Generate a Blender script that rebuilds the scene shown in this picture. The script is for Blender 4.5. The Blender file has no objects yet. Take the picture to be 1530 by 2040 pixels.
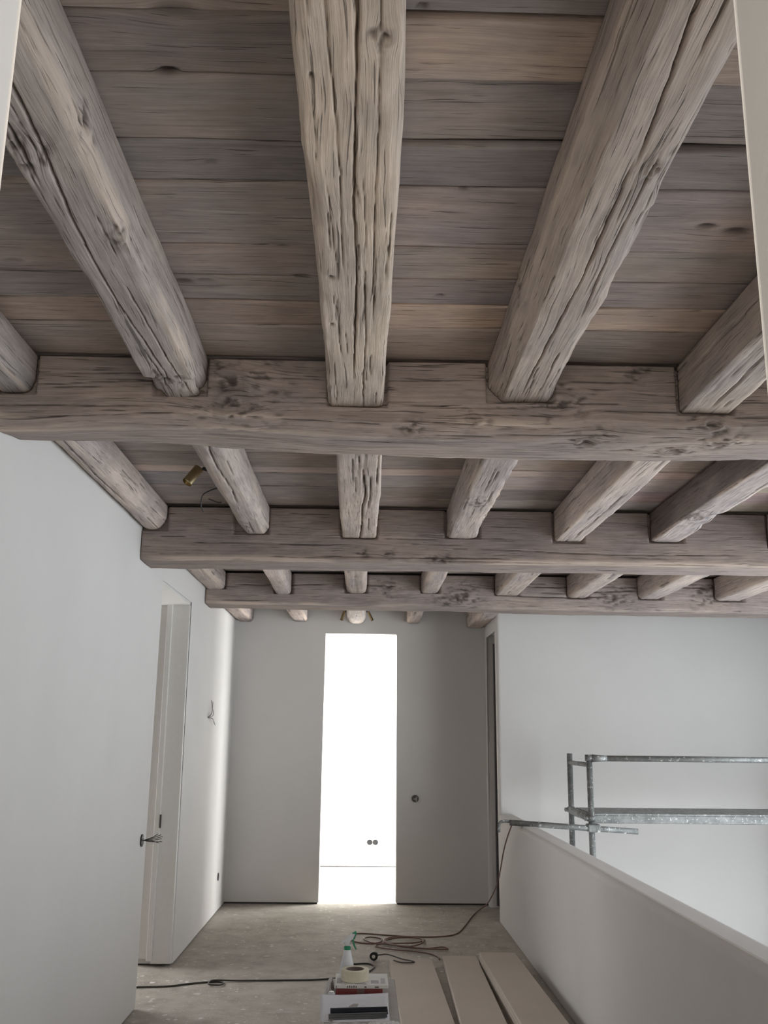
import bpy, bmesh, math, random
import numpy as np
from mathutils import Vector, Matrix

C = bpy.context.scene.collection
SC = bpy.context.scene
random.seed(4)

# ------------------------------------------------------------------ camera
PITCH, YAW, ROLL, FPX = 0.2301, 0.0187, 0.0103, 1916.69
cam = bpy.data.cameras.new('camera'); cam_o = bpy.data.objects.new('camera', cam); C.objects.link(cam_o)
F = Vector((math.sin(YAW)*math.cos(PITCH), math.cos(YAW)*math.cos(PITCH), math.sin(PITCH)))
R0 = Vector((math.cos(YAW), -math.sin(YAW), 0)); U0 = R0.cross(F)
Rv = math.cos(ROLL)*R0 + math.sin(ROLL)*U0; Uv = -math.sin(ROLL)*R0 + math.cos(ROLL)*U0
M = Matrix((Rv, Uv, -F)).transposed().to_4x4(); M.translation = Vector((0, 0, 1.6)); cam_o.matrix_world = M
cam.sensor_fit = 'VERTICAL'; cam.sensor_height = 36.0; cam.lens = FPX/2040*36.0
cam.clip_start = 0.05; SC.camera = cam_o

# ------------------------------------------------------------------ world, lights, exposure
SC.view_settings.view_transform = 'Standard'; SC.view_settings.look = 'None'
SC.view_settings.gamma = 1.0; SC.view_settings.use_curve_mapping = False
SC.view_settings.exposure = 0.45
w = bpy.data.worlds.new('overcast'); SC.world = w; w.use_nodes = True
bg = w.node_tree.nodes['Background']; bg.inputs[0].default_value = (0.80, 0.90, 1.0, 1); bg.inputs[1].default_value = 1.5

def area(name, loc, look, sx, sy, power, col):
    l = bpy.data.lights.new(name, 'AREA'); l.shape = 'RECTANGLE'; l.size = sx; l.size_y = sy; l.energy = power; l.color = col
    o = bpy.data.objects.new(name, l); C.objects.link(o); o.location = loc
    o.rotation_euler = (Vector(look)-Vector(loc)).to_track_quat('-Z', 'Z').to_euler(); return o
area('daylight_stair_window', (4.41, 5.2, 1.0), (0, 5.2, 1.0), 6.4, 3.5, 200, (0.905, 0.955, 1.0))
area('daylight_rear_window', (0.3, -3.25, 1.5), (0.1, 2.0, 1.9), 4.6, 2.0, 165, (1.0, 0.945, 0.88))
area('daylight_far_window', (2.9, 11.55, 1.4), (0, 11.8, 1.2), 2.2, 2.4, 460, (0.97, 0.99, 1.0))

area('daylight_left_room', (-3.35, 7.85, 1.45), (1.2, 7.0, .7), 1.15, 1.7, 56, (0.98, 0.98, 1.0))

# ------------------------------------------------------------------ helpers
def link_mesh(name, me, mat=None, parent=None):
    o = bpy.data.objects.new(name, me); C.objects.link(o)
    if mat: me.materials.append(mat)
    if parent: o.parent = parent
    return o
def obj(name, bm, mat=None, parent=None, smooth=False):
    bmesh.ops.recalc_face_normals(bm, faces=bm.faces)
    me = bpy.data.meshes.new(name); bm.to_mesh(me); bm.free()
    if smooth:
        for p in me.polygons: p.use_smooth = True
    return link_mesh(name, me, mat, parent)
def tag(o, label=None, cat=None, group=None, kind=None):
    for k, v in (('label', label), ('category', cat), ('group', group), ('kind', kind)):
        if v: o[k] = v
    return o
def empty(name, loc, label=None, cat=None, group=None, kind=None):
    o = bpy.data.objects.new(name, None); C.objects.link(o); o.location = loc; o.empty_display_size = .05
    return tag(o, label, cat, group, kind)
def box(bm, x0, x1, y0, y1, z0, z1):
    vs = [bm.verts.new((x, y, z)) for z in (z0, z1) for x, y in ((x0, y0), (x1, y0), (x1, y1), (x0, y1))]
    for f in ((0, 3, 2, 1), (4, 5, 6, 7), (0, 1, 5, 4), (1, 2, 6, 5), (2, 3, 7, 6), (3, 0, 4, 7)):
        bm.faces.new([vs[i] for i in f])
    return vs
def boxbm(*a, bev=0, seg=2):
    bm = bmesh.new(); box(bm, *a)
    if bev: bmesh.ops.bevel(bm, geom=bm.edges[:], offset=bev, segments=seg, affect='EDGES', profile=.5)
    return bm
def extrude_poly(pts, d, axis, base):
    """polygon pts in the two axes other than axis (cyclic y,z / x,z / x,y), from base by d along axis"""
    bm = bmesh.new()
    def P(a, b, c): return {'x': (c, a, b), 'y': (a, c, b), 'z': (a, b, c)}[axis]
    v0 = [bm.verts.new(P(a, b, base)) for a, b in pts]; v1 = [bm.verts.new(P(a, b, base+d)) for a, b in pts]
    n = len(pts); bm.faces.new(v0); bm.faces.new(v1[::-1])
    for i in range(n): bm.faces.new((v0[i], v1[i], v1[(i+1) % n], v0[(i+1) % n]))
    return bm
def cyl(bm, p0, p1, r0, r1=None, n=16, caps=True):
    p0, p1 = Vector(p0), Vector(p1); r1 = r0 if r1 is None else r1
    q = (p1-p0).to_track_quat('Z', 'Y'); ra, rb = [], []
    for i in range(n):
        a = 2*math.pi*i/n; d = q @ Vector((math.cos(a), math.sin(a), 0))
        ra.append(bm.verts.new(p0+d*r0)); rb.append(bm.verts.new(p1+d*r1))
    for i in range(n): bm.faces.new((ra[i], ra[(i+1) % n], rb[(i+1) % n], rb[i]))
    if caps: bm.faces.new(ra[::-1]); bm.faces.new(rb)
def lathe(bm, prof, c=(0, 0, 0), n=24, sx=1, sy=1):
    rings = []
    for r, z in prof:
        rings.append([bm.verts.new((c[0]+sx*r*math.cos(2*math.pi*i/n), c[1]+sy*r*math.sin(2*math.pi*i/n), c[2]+z)) for i in range(n)])
    for a, b in zip(rings, rings[1:]):
        for i in range(n): bm.faces.new((a[i], a[(i+1) % n], b[(i+1) % n], b[i]))
    return rings
def catmull(pts, per=8):
    P = [Vector(p) for p in pts]; P = [P[0]*2-P[1]] + P + [P[-1]*2-P[-2]]; out = []
    for i in range(1, len(P)-2):
        for k in range(per):
            t = k/per; a, b, c, d = P[i-1], P[i], P[i+1], P[i+2]
            out.append(.5*((2*b)+(c-a)*t+(2*a-5*b+4*c-d)*t*t+(3*b-a-3*c+d)*t**3))
    out.append(P[-2]); return out
def tube(bm, pts, r, n=8, per=8, smooth=True):
    pts = catmull(pts, per) if smooth else [Vector(p) for p in pts]
    rings = []; up = Vector((0.13, 0.21, 0.97))
    for i, p in enumerate(pts):
        t = (pts[min(i+1, len(pts)-1)]-pts[max(i-1, 0)]).normalized()
        x = up.cross(t)
        if x.length < 1e-4: x = Vector((1, 0, 0)).cross(t)
        x.normalize(); y = t.cross(x); up = y
        rings.append([bm.verts.new(p+(x*math.cos(2*math.pi*k/n)+y*math.sin(2*math.pi*k/n))*r) for k in range(n)])
    for a, b in zip(rings, rings[1:]):
        for k in range(n): bm.faces.new((a[k], a[(k+1) % n], b[(k+1) % n], b[k]))
    bm.faces.new(rings[0][::-1]); bm.faces.new(rings[-1])
# numpy value noise
def _hash(ix, iy, seed):
    h = (ix.astype(np.int64)*374761393 + iy.astype(np.int64)*668265263 + seed*974634777) & 0x7fffffff
    h = ((h ^ (h >> 13))*1274126177) & 0x7fffffff
    return ((h ^ (h >> 16)) & 0xffff)/32767.5-1.0
def noise(x, y, seed=0, octv=1):
    tot, amp = 0, 1
    for k in range(octv):
        xi, yi = np.floor(x), np.floor(y); fx, fy = x-xi, y-yi
        fx = fx*fx*(3-2*fx); fy = fy*fy*(3-2*fy); s = seed+k*17
        a, b, c, d = _hash(xi, yi, s), _hash(xi+1, yi, s), _hash(xi, yi+1, s), _hash(xi+1, yi+1, s)
        tot = tot+amp*((a*(1-fx)+b*fx)*(1-fy)+(c*(1-fx)+d*fx)*fy); x, y, amp = x*2.03, y*2.03, amp*.5
    return tot

# ------------------------------------------------------------------ materials
class NT:
    def __init__(s, name):
        s.m = bpy.data.materials.new(name); s.m.use_nodes = True; s.t = s.m.node_tree; s.b = s.t.nodes['Principled BSDF']
        s.b.inputs['Specular IOR Level'].default_value = .3
    def n(s, t, **k):
        nd = s.t.nodes.new(t)
        for a, b in k.items(): setattr(nd, a, b)
        return nd
    def l(s, a, b): s.t.links.new(a, b)
    def val(s, inp, v):
        if hasattr(v, 'links') or hasattr(v, 'is_linked'): s.l(v, inp)
        else: inp.default_value = v
    def math(s, op, a, b=0.0, c=None):
        nd = s.n('ShaderNodeMath', operation=op); s.val(nd.inputs[0], a); s.val(nd.inputs[1], b)
        if c is not None: s.val(nd.inputs[2], c)
        return nd.outputs[0]
    def mix(s, f, a, b, mode='MIX'):
        nd = s.n('ShaderNodeMix', data_type='RGBA', blend_type=mode)
        s.val(nd.inputs[0], f); s.val(nd.inputs[6], a); s.val(nd.inputs[7], b); return nd.outputs[2]
    def noise(s, vec, scale, detail=2, rough=.5, dist=0):
        nd = s.n('ShaderNodeTexNoise'); s.l(vec, nd.inputs['Vector']); nd.inputs['Scale'].default_value = scale
        nd.inputs['Detail'].default_value = detail; nd.inputs['Roughness'].default_value = rough; nd.inputs['Distortion'].default_value = dist
        return nd.outputs[0]
    def ramp(s, v, p0, p1, a=0.0, b=1.0):
        nd = s.n('ShaderNodeMapRange', clamp=True); s.l(v, nd.inputs[0])
        for i, q in zip((1, 2, 3, 4), (p0, p1, a, b)): nd.inputs[i].default_value = q
        return nd.outputs[0]
    def scale(s, v, sc):
        nd = s.n('ShaderNodeVectorMath', operation='MULTIPLY'); s.l(v, nd.inputs[0]); nd.inputs[1].default_value = sc; return nd.outputs[0]
    def bump(s, h, dist, strength=1.0, prev=None):
        nd = s.n('ShaderNodeBump'); s.l(h, nd.inputs['Height']); nd.inputs['Distance'].default_value = dist
        nd.inputs['Strength'].default_value = strength
        if prev is not None: s.l(prev, nd.inputs['Normal'])
        return nd.outputs[0]
def flat(name, col, rough=.6, metal=0, noise_amt=.06, scale=30, bump=0, spec=.4):
    t = NT(name); g = t.n('ShaderNodeTexCoord').outputs['Object']; nz = t.noise(g, scale, 3)
    c = t.mix(t.ramp(nz, .3, .7), tuple(x*(1-noise_amt) for x in col)+(1,), tuple(min(1, x*(1+noise_amt)) for x in col)+(1,))
    t.l(c, t.b.inputs['Base Color']); t.b.inputs['Roughness'].default_value = rough; t.b.inputs['Metallic'].default_value = metal
    t.b.inputs['Specular IOR Level'].default_value = spec
    if bump: t.l(t.bump(nz, bump), t.b.inputs['Normal'])
    return t.m

def wood(name, grey, tan, dark, patch_bias=0.0, bump=.0035, ck=0.0, py=5.0):
    t = NT(name); uv = t.n('ShaderNodeUVMap').outputs[0]; oi = t.n('ShaderNodeObjectInfo')
    off = t.n('ShaderNodeVectorMath', operation='ADD'); t.l(uv, off.inputs[0])
    rv = t.n('ShaderNodeCombineXYZ'); t.l(t.math('MULTIPLY', oi.outputs['Random'], 37.0), rv.inputs[0]); t.l(t.math('MULTIPLY', oi.outputs['Random'], 91.0), rv.inputs[2])
    t.l(rv.outputs[0], off.inputs[1]); v = off.outputs[0]
    # a little sideways wander so that the grain is not ruler straight
    wv = t.noise(t.scale(v, (1.6, 3.0, 1)), 1.0, 3)
    wand = t.n('ShaderNodeCombineXYZ'); t.l(t.math('MULTIPLY', t.math('SUBTRACT', wv, .5), .05), wand.inputs[1])
    va = t.n('ShaderNodeVectorMath', operation='ADD'); t.l(v, va.inputs[0]); t.l(wand.outputs[0], va.inputs[1]); v = va.outputs[0]
    patch = t.noise(t.scale(v, (1.3, py, 1)), 1.0, 4, .6)
    g1 = t.noise(t.scale(v, (3.5, 75.0, 1)), 1.0, 5, .62)
    g2 = t.noise(t.scale(v, (6.0, 400.0, 1)), 1.0, 3, .6)
    chk = t.noise(t.scale(v, (2.2, 95.0, 1)), 1.0, 3, .55, .3)
    chk2 = t.noise(t.scale(v, (5.0, 230.0, 1)), 1.0, 2, .5)
    check = t.math('MAXIMUM', t.ramp(chk, .655-ck, .69-ck), t.ramp(chk2, .665-ck, .70-ck))
    blot = t.noise(t.scale(v, (6.0, 14.0, 1)), 1.0, 4, .65)
    oc = oi.outputs['Color']
    base = t.mix(t.ramp(patch, .36+patch_bias, .66+patch_bias), grey+(1,), tan+(1,))
    base = t.mix(1.0, base, oc, 'MULTIPLY')
    k = t.math('MULTIPLY', t.ramp(g1, .28, .72, .80, 1.16), t.ramp(g2, .3, .7, .84, 1.15))
    k = t.math('MULTIPLY', k, t.ramp(blot, .35, .75, 1.10, .84))
    kk = t.n('ShaderNodeCombineColor'); [t.l(k, kk.inputs[i]) for i in range(3)]
    base = t.mix(1.0, base, kk.outputs[0], 'MULTIPLY')
    at = t.n('ShaderNodeAttribute', attribute_name='dirt_shade').outputs['Fac']
    base = t.mix(t.math('MULTIPLY', check, .65), base, dark+(1,))
    wr = t.n('ShaderNodeAttribute', attribute_name='wear').outputs['Fac']
    base = t.mix(t.math('MULTIPLY', wr, .75), base, (min(1, tan[0]*1.25), tan[1]*1.2, tan[2]*1.15, 1))
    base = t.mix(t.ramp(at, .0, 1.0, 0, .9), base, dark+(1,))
    t.l(base, t.b.inputs['Base Color']); t.b.inputs['Roughness'].default_value = .88
    t.b.inputs['Specular IOR Level'].default_value = .15
    h = t.math('ADD', t.math('MULTIPLY', g1, .8), t.math('MULTIPLY', g2, .35)); h = t.math('SUBTRACT', h, t.math('MULTIPLY', check, .6))
    t.l(t.bump(h, bump, 1.0), t.b.inputs['Normal']); return t.m

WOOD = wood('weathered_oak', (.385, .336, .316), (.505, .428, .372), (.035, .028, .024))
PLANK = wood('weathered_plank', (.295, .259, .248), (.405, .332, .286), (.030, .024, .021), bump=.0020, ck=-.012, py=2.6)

def plaster(name, col, amt=.03, bump=.0012):
    t = NT(name); g = t.n('ShaderNodeTexCoord').outputs['Object']
    a = t.noise(g, 1.1, 4, .6); b = t.noise(g, 14, 4, .6)
    c = t.mix(t.ramp(a, .3, .7), tuple(x*(1-amt) for x in col)+(1,), tuple(x*(1+amt) for x in col)+(1,))
    t.l(c, t.b.inputs['Base Color']); t.b.inputs['Roughness'].default_value = .85; t.b.inputs['Specular IOR Level'].default_value = .2
    h = t.math('ADD', t.math('MULTIPLY', a, 6.0), b); t.l(t.bump(h, bump), t.b.inputs['Normal']); return t.m
PLASTER = plaster('lime_plaster', (.595, .574, .549))
PAINT = flat('white_frame_paint', (.62, .605, .575), .5, noise_amt=.02)
CORE = flat('gap_shade', (.05, .047, .043), .9)  # near-black, puts the shade inside gaps into the colour

def floor_mat():
    t = NT('dusty_screed'); g = t.n('ShaderNodeTexCoord').outputs['Object']
    a = t.noise(g, .9, 5, .6); b = t.noise(g, 6, 5, .65); c_ = t.noise(g, 60, 3, .6)
    c = t.mix(t.ramp(a, .3, .7), (.345, .315, .266, 1), (.455, .420, .368, 1))
    c = t.mix(t.ramp(b, .42, .70, 0, .75), c, (.235, .214, .178, 1))
    c = t.mix(t.ramp(c_, .35, .7, 0, .3), c, (.40, .37, .33, 1))
    # paint and plaster spots, thicker in some areas
    def spots(sc, th, seed):
        vo = t.n('ShaderNodeTexVoronoi'); vo.inputs['Scale'].default_value = sc; vo.inputs['Randomness'].default_value = 1
        ad = t.n('ShaderNodeVectorMath', operation='ADD'); t.l(g, ad.inputs[0])
        dn = t.n('ShaderNodeTexNoise'); dn.inputs['Scale'].default_value = sc*2.2; t.l(g, dn.inputs['Vector'])
        ds = t.scale(dn.outputs['Color'], (.5/sc, .5/sc, 0)); t.l(ds, ad.inputs[1]); t.l(ad.outputs[0], vo.inputs['Vector'])
        sep = t.n('ShaderNodeSeparateColor'); t.l(vo.outputs['Color'], sep.inputs[0])
        size = t.math('MULTIPLY', t.math('POWER', sep.outputs[0], 4.0), th)
        return t.math('LESS_THAN', vo.outputs['Distance'], size)
    dens = t.ramp(t.noise(g, .8, 2), .38, .62)
    s1 = t.math('MULTIPLY', spots(9, .24, 1), .6); s2 = t.math('MULTIPLY', spots(22, .36, 2), .7); s3 = t.math('MULTIPLY', spots(50, .36, 3), .45)
    s = t.math('MULTIPLY', t.math('MAXIMUM', t.math('MAXIMUM', s1, s2), s3), t.math('ADD', t.math('MULTIPLY', dens, .75), .25))
    # worn, wiped streaks
    st = t.math('MAXIMUM', t.ramp(t.noise(t.scale(g, (1.6, 5, 1)), 1.0, 6, .72), .58, .70, 0, .55), t.ramp(t.noise(g, 16, 4, .7), .66, .72, 0, .6))
    c = t.mix(st, c, (.46, .44, .40, 1)); c = t.mix(s, c, (.78, .77, .74, 1))
    t.l(c, t.b.inputs['Base Color']); t.b.inputs['Roughness'].default_value = .72; t.b.inputs['Specular IOR Level'].default_value = .3
    t.l(t.bump(t.math('ADD', t.math('MULTIPLY', b, 1.0), t.math('MULTIPLY', s, .2)), .004), t.b.inputs['Normal']); return t.m
FLOOR = floor_mat()

# ------------------------------------------------------------------ setting
XL, XR, YF, ZP = -1.34, 1.25, 10.07, 2.955   # left wall, parapet face, far wall, underside of the planks
def structure(name, bm, mat, parent=None, smooth=False):
    return tag(obj(name, bm, mat, parent, smooth), kind='structure')
def bevel_sel(bm, test, off, seg=4):
    es = [e for e in bm.edges if test(e)]
    bmesh.ops.bevel(bm, geom=es, offset=off, segments=seg, affect='EDGES', profile=.5)
    return bm
def at_edge(e, **k):
    return all(all(abs(getattr(v.co, a)-c) < 1e-4 for v in e.verts) for a, c in k.items())

bm = bmesh.new(); box(bm, -3.6, 1.40, -3.6, 10.14, -.25, 0); structure('floor', bm, FLOOR)
bm = bmesh.new(); box(bm, -3.6, 3.6, 10.14, 13.2, -.25, 0); structure('floor_beyond', bm, plaster('overexposed_floor', (.70, .69, .67)))  # overexposure of the far room partly put into this pale floor colour
bm = bmesh.new(); box(bm, 1.40, 4.6, .9, 9.4, -2.95, -2.8); structure('floor_stairwell', bm, FLOOR)
bm = bmesh.new(); box(bm, 1.40, 3.6, 9.31, 10.14, -.25, 0); structure('floor_side_room', bm, FLOOR)

# left wall with its deep door opening
pts = [(.902, .012), (6.32, .012), (6.32, 2.62), (7.45, 2.62), (7.45, .012), (YF, .012), (YF, 3.06), (.902, 3.06)]
bm = extrude_poly(pts, -.30, 'x', XL)
bevel_sel(bm, lambda e: at_edge(e, x=XL, y=6.32) or at_edge(e, x=XL, y=7.45) or at_edge(e, x=XL, z=2.62), .022)
structure('wall_left', bm, PLASTER)
bm = bmesh.new(); box(bm, XL-.28, XL-.02, .9, 6.31, 0, .03); box(bm, XL-.28, XL-.02, 7.47, YF, 0, .03); structure('gap_shade_1', bm, CORE)  # dark cores painted as the shadow gap under the plaster
# far wall with tall opening
pts = [(XL-.3, .018), (-.414, .018), (-.414, 2.65), (.343, 2.65), (.343, .018), (1.6, .018), (1.6, 3.06), (XL-.3, 3.06)]
bm = extrude_poly(pts, .13, 'y', YF)
bevel_sel(bm, lambda e: at_edge(e, y=YF, x=-.414) or at_edge(e, y=YF, x=.343), .008, 3)
structure('wall_far', bm, PLASTER)
bm = bmesh.new(); box(bm, XL-.3, -.43, YF+.018, YF+.11, 0, .03); box(bm, .36, 1.6, YF+.018, YF+.11, 0, .03); structure('gap_shade_2', bm, CORE)
# right corridor wall with the narrow door opening, its return is the stairwell's end wall
pts = [(9.18, 0), (9.28, 0), (9.28, 2.64), (9.96, 2.64), (9.96, 0), (YF, 0), (YF, 3.06), (9.18, 3.06)]
bm = extrude_poly(pts, .22, 'x', 1.255)
bevel_sel(bm, lambda e: at_edge(e, x=1.255, y=9.28) or at_edge(e, x=1.255, y=9.96) or at_edge(e, x=1.255, z=2.64) or (at_edge(e, x=1.255, y=9.18)), .03)
structure('wall_right', bm, PLASTER)
bm = bmesh.new(); box(bm, 1.475, 4.6, 9.182, 9.30, -2.8, 3.06); structure('wall_stair_end', bm, PLASTER)
# parapet with rounded top, goes down as the side of the stairwell
bm = bmesh.new(); box(bm, 1.247, 1.405, .902, 9.176, .008, .925)
bevel_sel(bm, lambda e: at_edge(e, x=1.247, z=.925) or at_edge(e, x=1.405, z=.925), .035, 5)
structure('wall_parapet', bm, PLASTER, smooth=False)
bm = bmesh.new(); box(bm, 1.401, 1.43, .902, 9.176, -2.8, -.0); structure('wall_stair_side', bm, PLASTER)
# wall with the opening the photograph is taken through
pts = [(-2.6, 0), (-.385, 0), (-.385, 2.62), (.400, 2.62), (.400, 0), (1.42, 0), (1.42, -2.8), (4.6, -2.8), (4.6, 3.06), (-2.6, 3.06)]
bm = extrude_poly(pts, .5, 'y', .4)
bevel_sel(bm, lambda e: at_edge(e, y=.9, x=-.385) or at_edge(e, y=.9, x=.4), .0025, 2)
structure('wall_front', bm, PLASTER)
# stairwell outer wall with its long window opening
pts = [(.9, -2.8), (9.4, -2.8), (9.4, 3.06), (.9, 3.06)]
bm = bmesh.new()
for a in ((.9, 9.4, -2.8, -.75), (.9, 9.4, 2.75, 3.06), (.9, 1.9, -.75, 2.75), (8.5, 9.4, -.75, 2.75)): box(bm, 4.42, 4.6, *a)
structure('wall_stair_outer', bm, PLASTER)
# the room beyond the opening
bm = bmesh.new(); box(bm, -2.6, 3.2, 12.87, 13.0, .012, 3.06); structure('wall_beyond', bm, PLASTER)
bm = bmesh.new(); box(bm, -2.6, 3.2, 12.885, 13.0, 0, .03); structure('gap_shade_3', bm, CORE)
bm = bmesh.new(); box(bm, -2.7, -2.6, 10.2, 13.0, 0, 3.06); box(bm, 3.1, 3.2, 10.2, 13.0, 0, 3.06); box(bm, 1.6, 3.2, 10.08, 10.2, 0, 3.06); box(bm, -2.7, XL-.3, 10.08, 10.2, 0, 3.06)
structure('wall_beyond_sides', bm, PLASTER)
# rooms off the corridor (closed boxes) and the room behind the camera
bm = bmesh.new(); box(bm, -3.6, -3.5, 5.2, 8.6, 0, 3.06); box(bm, -3.5, XL-.3, 5.2, 5.3, 0, 3.06); box(bm, -3.5, XL-.3, 8.5, 8.6, 0, 3.06); structure('wall_left_room', bm, PLASTER)
bm = bmesh.new(); box(bm, 2.9, 3.0, 9.3, 10.1, 0, 3.06); box(bm, 1.475, 3.0, 10.0, 10.07, 0, 3.06); structure('wall_right_room', bm, PLASTER)
bm = bmesh.new(); box(bm, -2.7, -2.6, -3.6, .9, 0, 3.06); box(bm, 2.6, 2.7, -3.6, .4, 0, 3.06); box(bm, -2.7, 2.7, -3.6, -3.5, 0, 3.06); structure('wall_rear_room', bm, PLASTER)
bm = bmesh.new(); box(bm, -3.6, 4.6, -3.6, .9, 3.06, 3.2); box(bm, -3.6, 4.6, 10.07, 13.2, 3.06, 3.2); structure('ceiling_other_rooms', bm, PLASTER)
bm = bmesh.new(); box(bm, -3.6, 4.6, .9, 10.07, 3.06, 3.2); ceiling = structure('ceiling', bm, CORE)
bm = bmesh.new(); box(bm, 1.40, 1.42, .9, 9.2, -.3, 0.008); structure('trim_4', bm, PLASTER)

# ------------------------------------------------------------------ timber
def grid_mesh(name, P, UV, dirt_shade, mat, wear=None):
    """P: (N, M, 3) rings along the length, closed round M, ends capped"""
    N, Mm, _ = P.shape
    i = np.arange(N-1)[:, None]; j = np.arange(Mm)[None, :]; j2 = (j+1) % Mm
    q = np.stack([i*Mm+j, i*Mm+j2, (i+1)*Mm+j2, (i+1)*Mm+j], -1).reshape(-1, 4)
    me = bpy.data.meshes.new(name); nq = len(q)
    me.vertices.add(N*Mm); me.vertices.foreach_set('co', P.reshape(-1).astype(np.float32))
    loops = np.concatenate([q.reshape(-1), np.arange(Mm)[::-1], (N-1)*Mm+np.arange(Mm)]).astype(np.int32)
    me.loops.add(len(loops)); me.loops.foreach_set('vertex_index', loops)
    me.polygons.add(nq+2)
    me.polygons.foreach_set('loop_start', np.concatenate([np.arange(nq)*4, [nq*4, nq*4+Mm]]).astype(np.int32))
    try: me.polygons.foreach_set('loop_total', np.concatenate([np.full(nq, 4), [Mm, Mm]]).astype(np.int32))
    except Exception: pass
    sm = np.ones(nq+2, bool); sm[-2:] = False
    me.update(calc_edges=True)
    me.polygons.foreach_set('use_smooth', sm)
    uvl = me.uv_layers.new(name='UVMap')
    uvs = UV.reshape(-1, 2)[loops].astype(np.float32)
    seam = np.zeros(len(loops)); k = np.arange(nq); wrap = (k % Mm) == Mm-1
    T = UV[..., 1].max()+.05
    qi = np.nonzero(wrap)[0]
    for c in (1, 2): uvs[qi*4+c, 1] = T
    uvl.data.foreach_set('uv', uvs.reshape(-1))
    a = me.attributes.new('dirt_shade', 'FLOAT', 'POINT'); a.data.foreach_set('value', dirt_shade.reshape(-1).astype(np.float32))
    if wear is not None:
        a = me.attributes.new('wear', 'FLOAT', 'POINT'); a.data.foreach_set('value', wear.reshape(-1).astype(np.float32))
    me.materials.append(mat); return me

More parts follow.
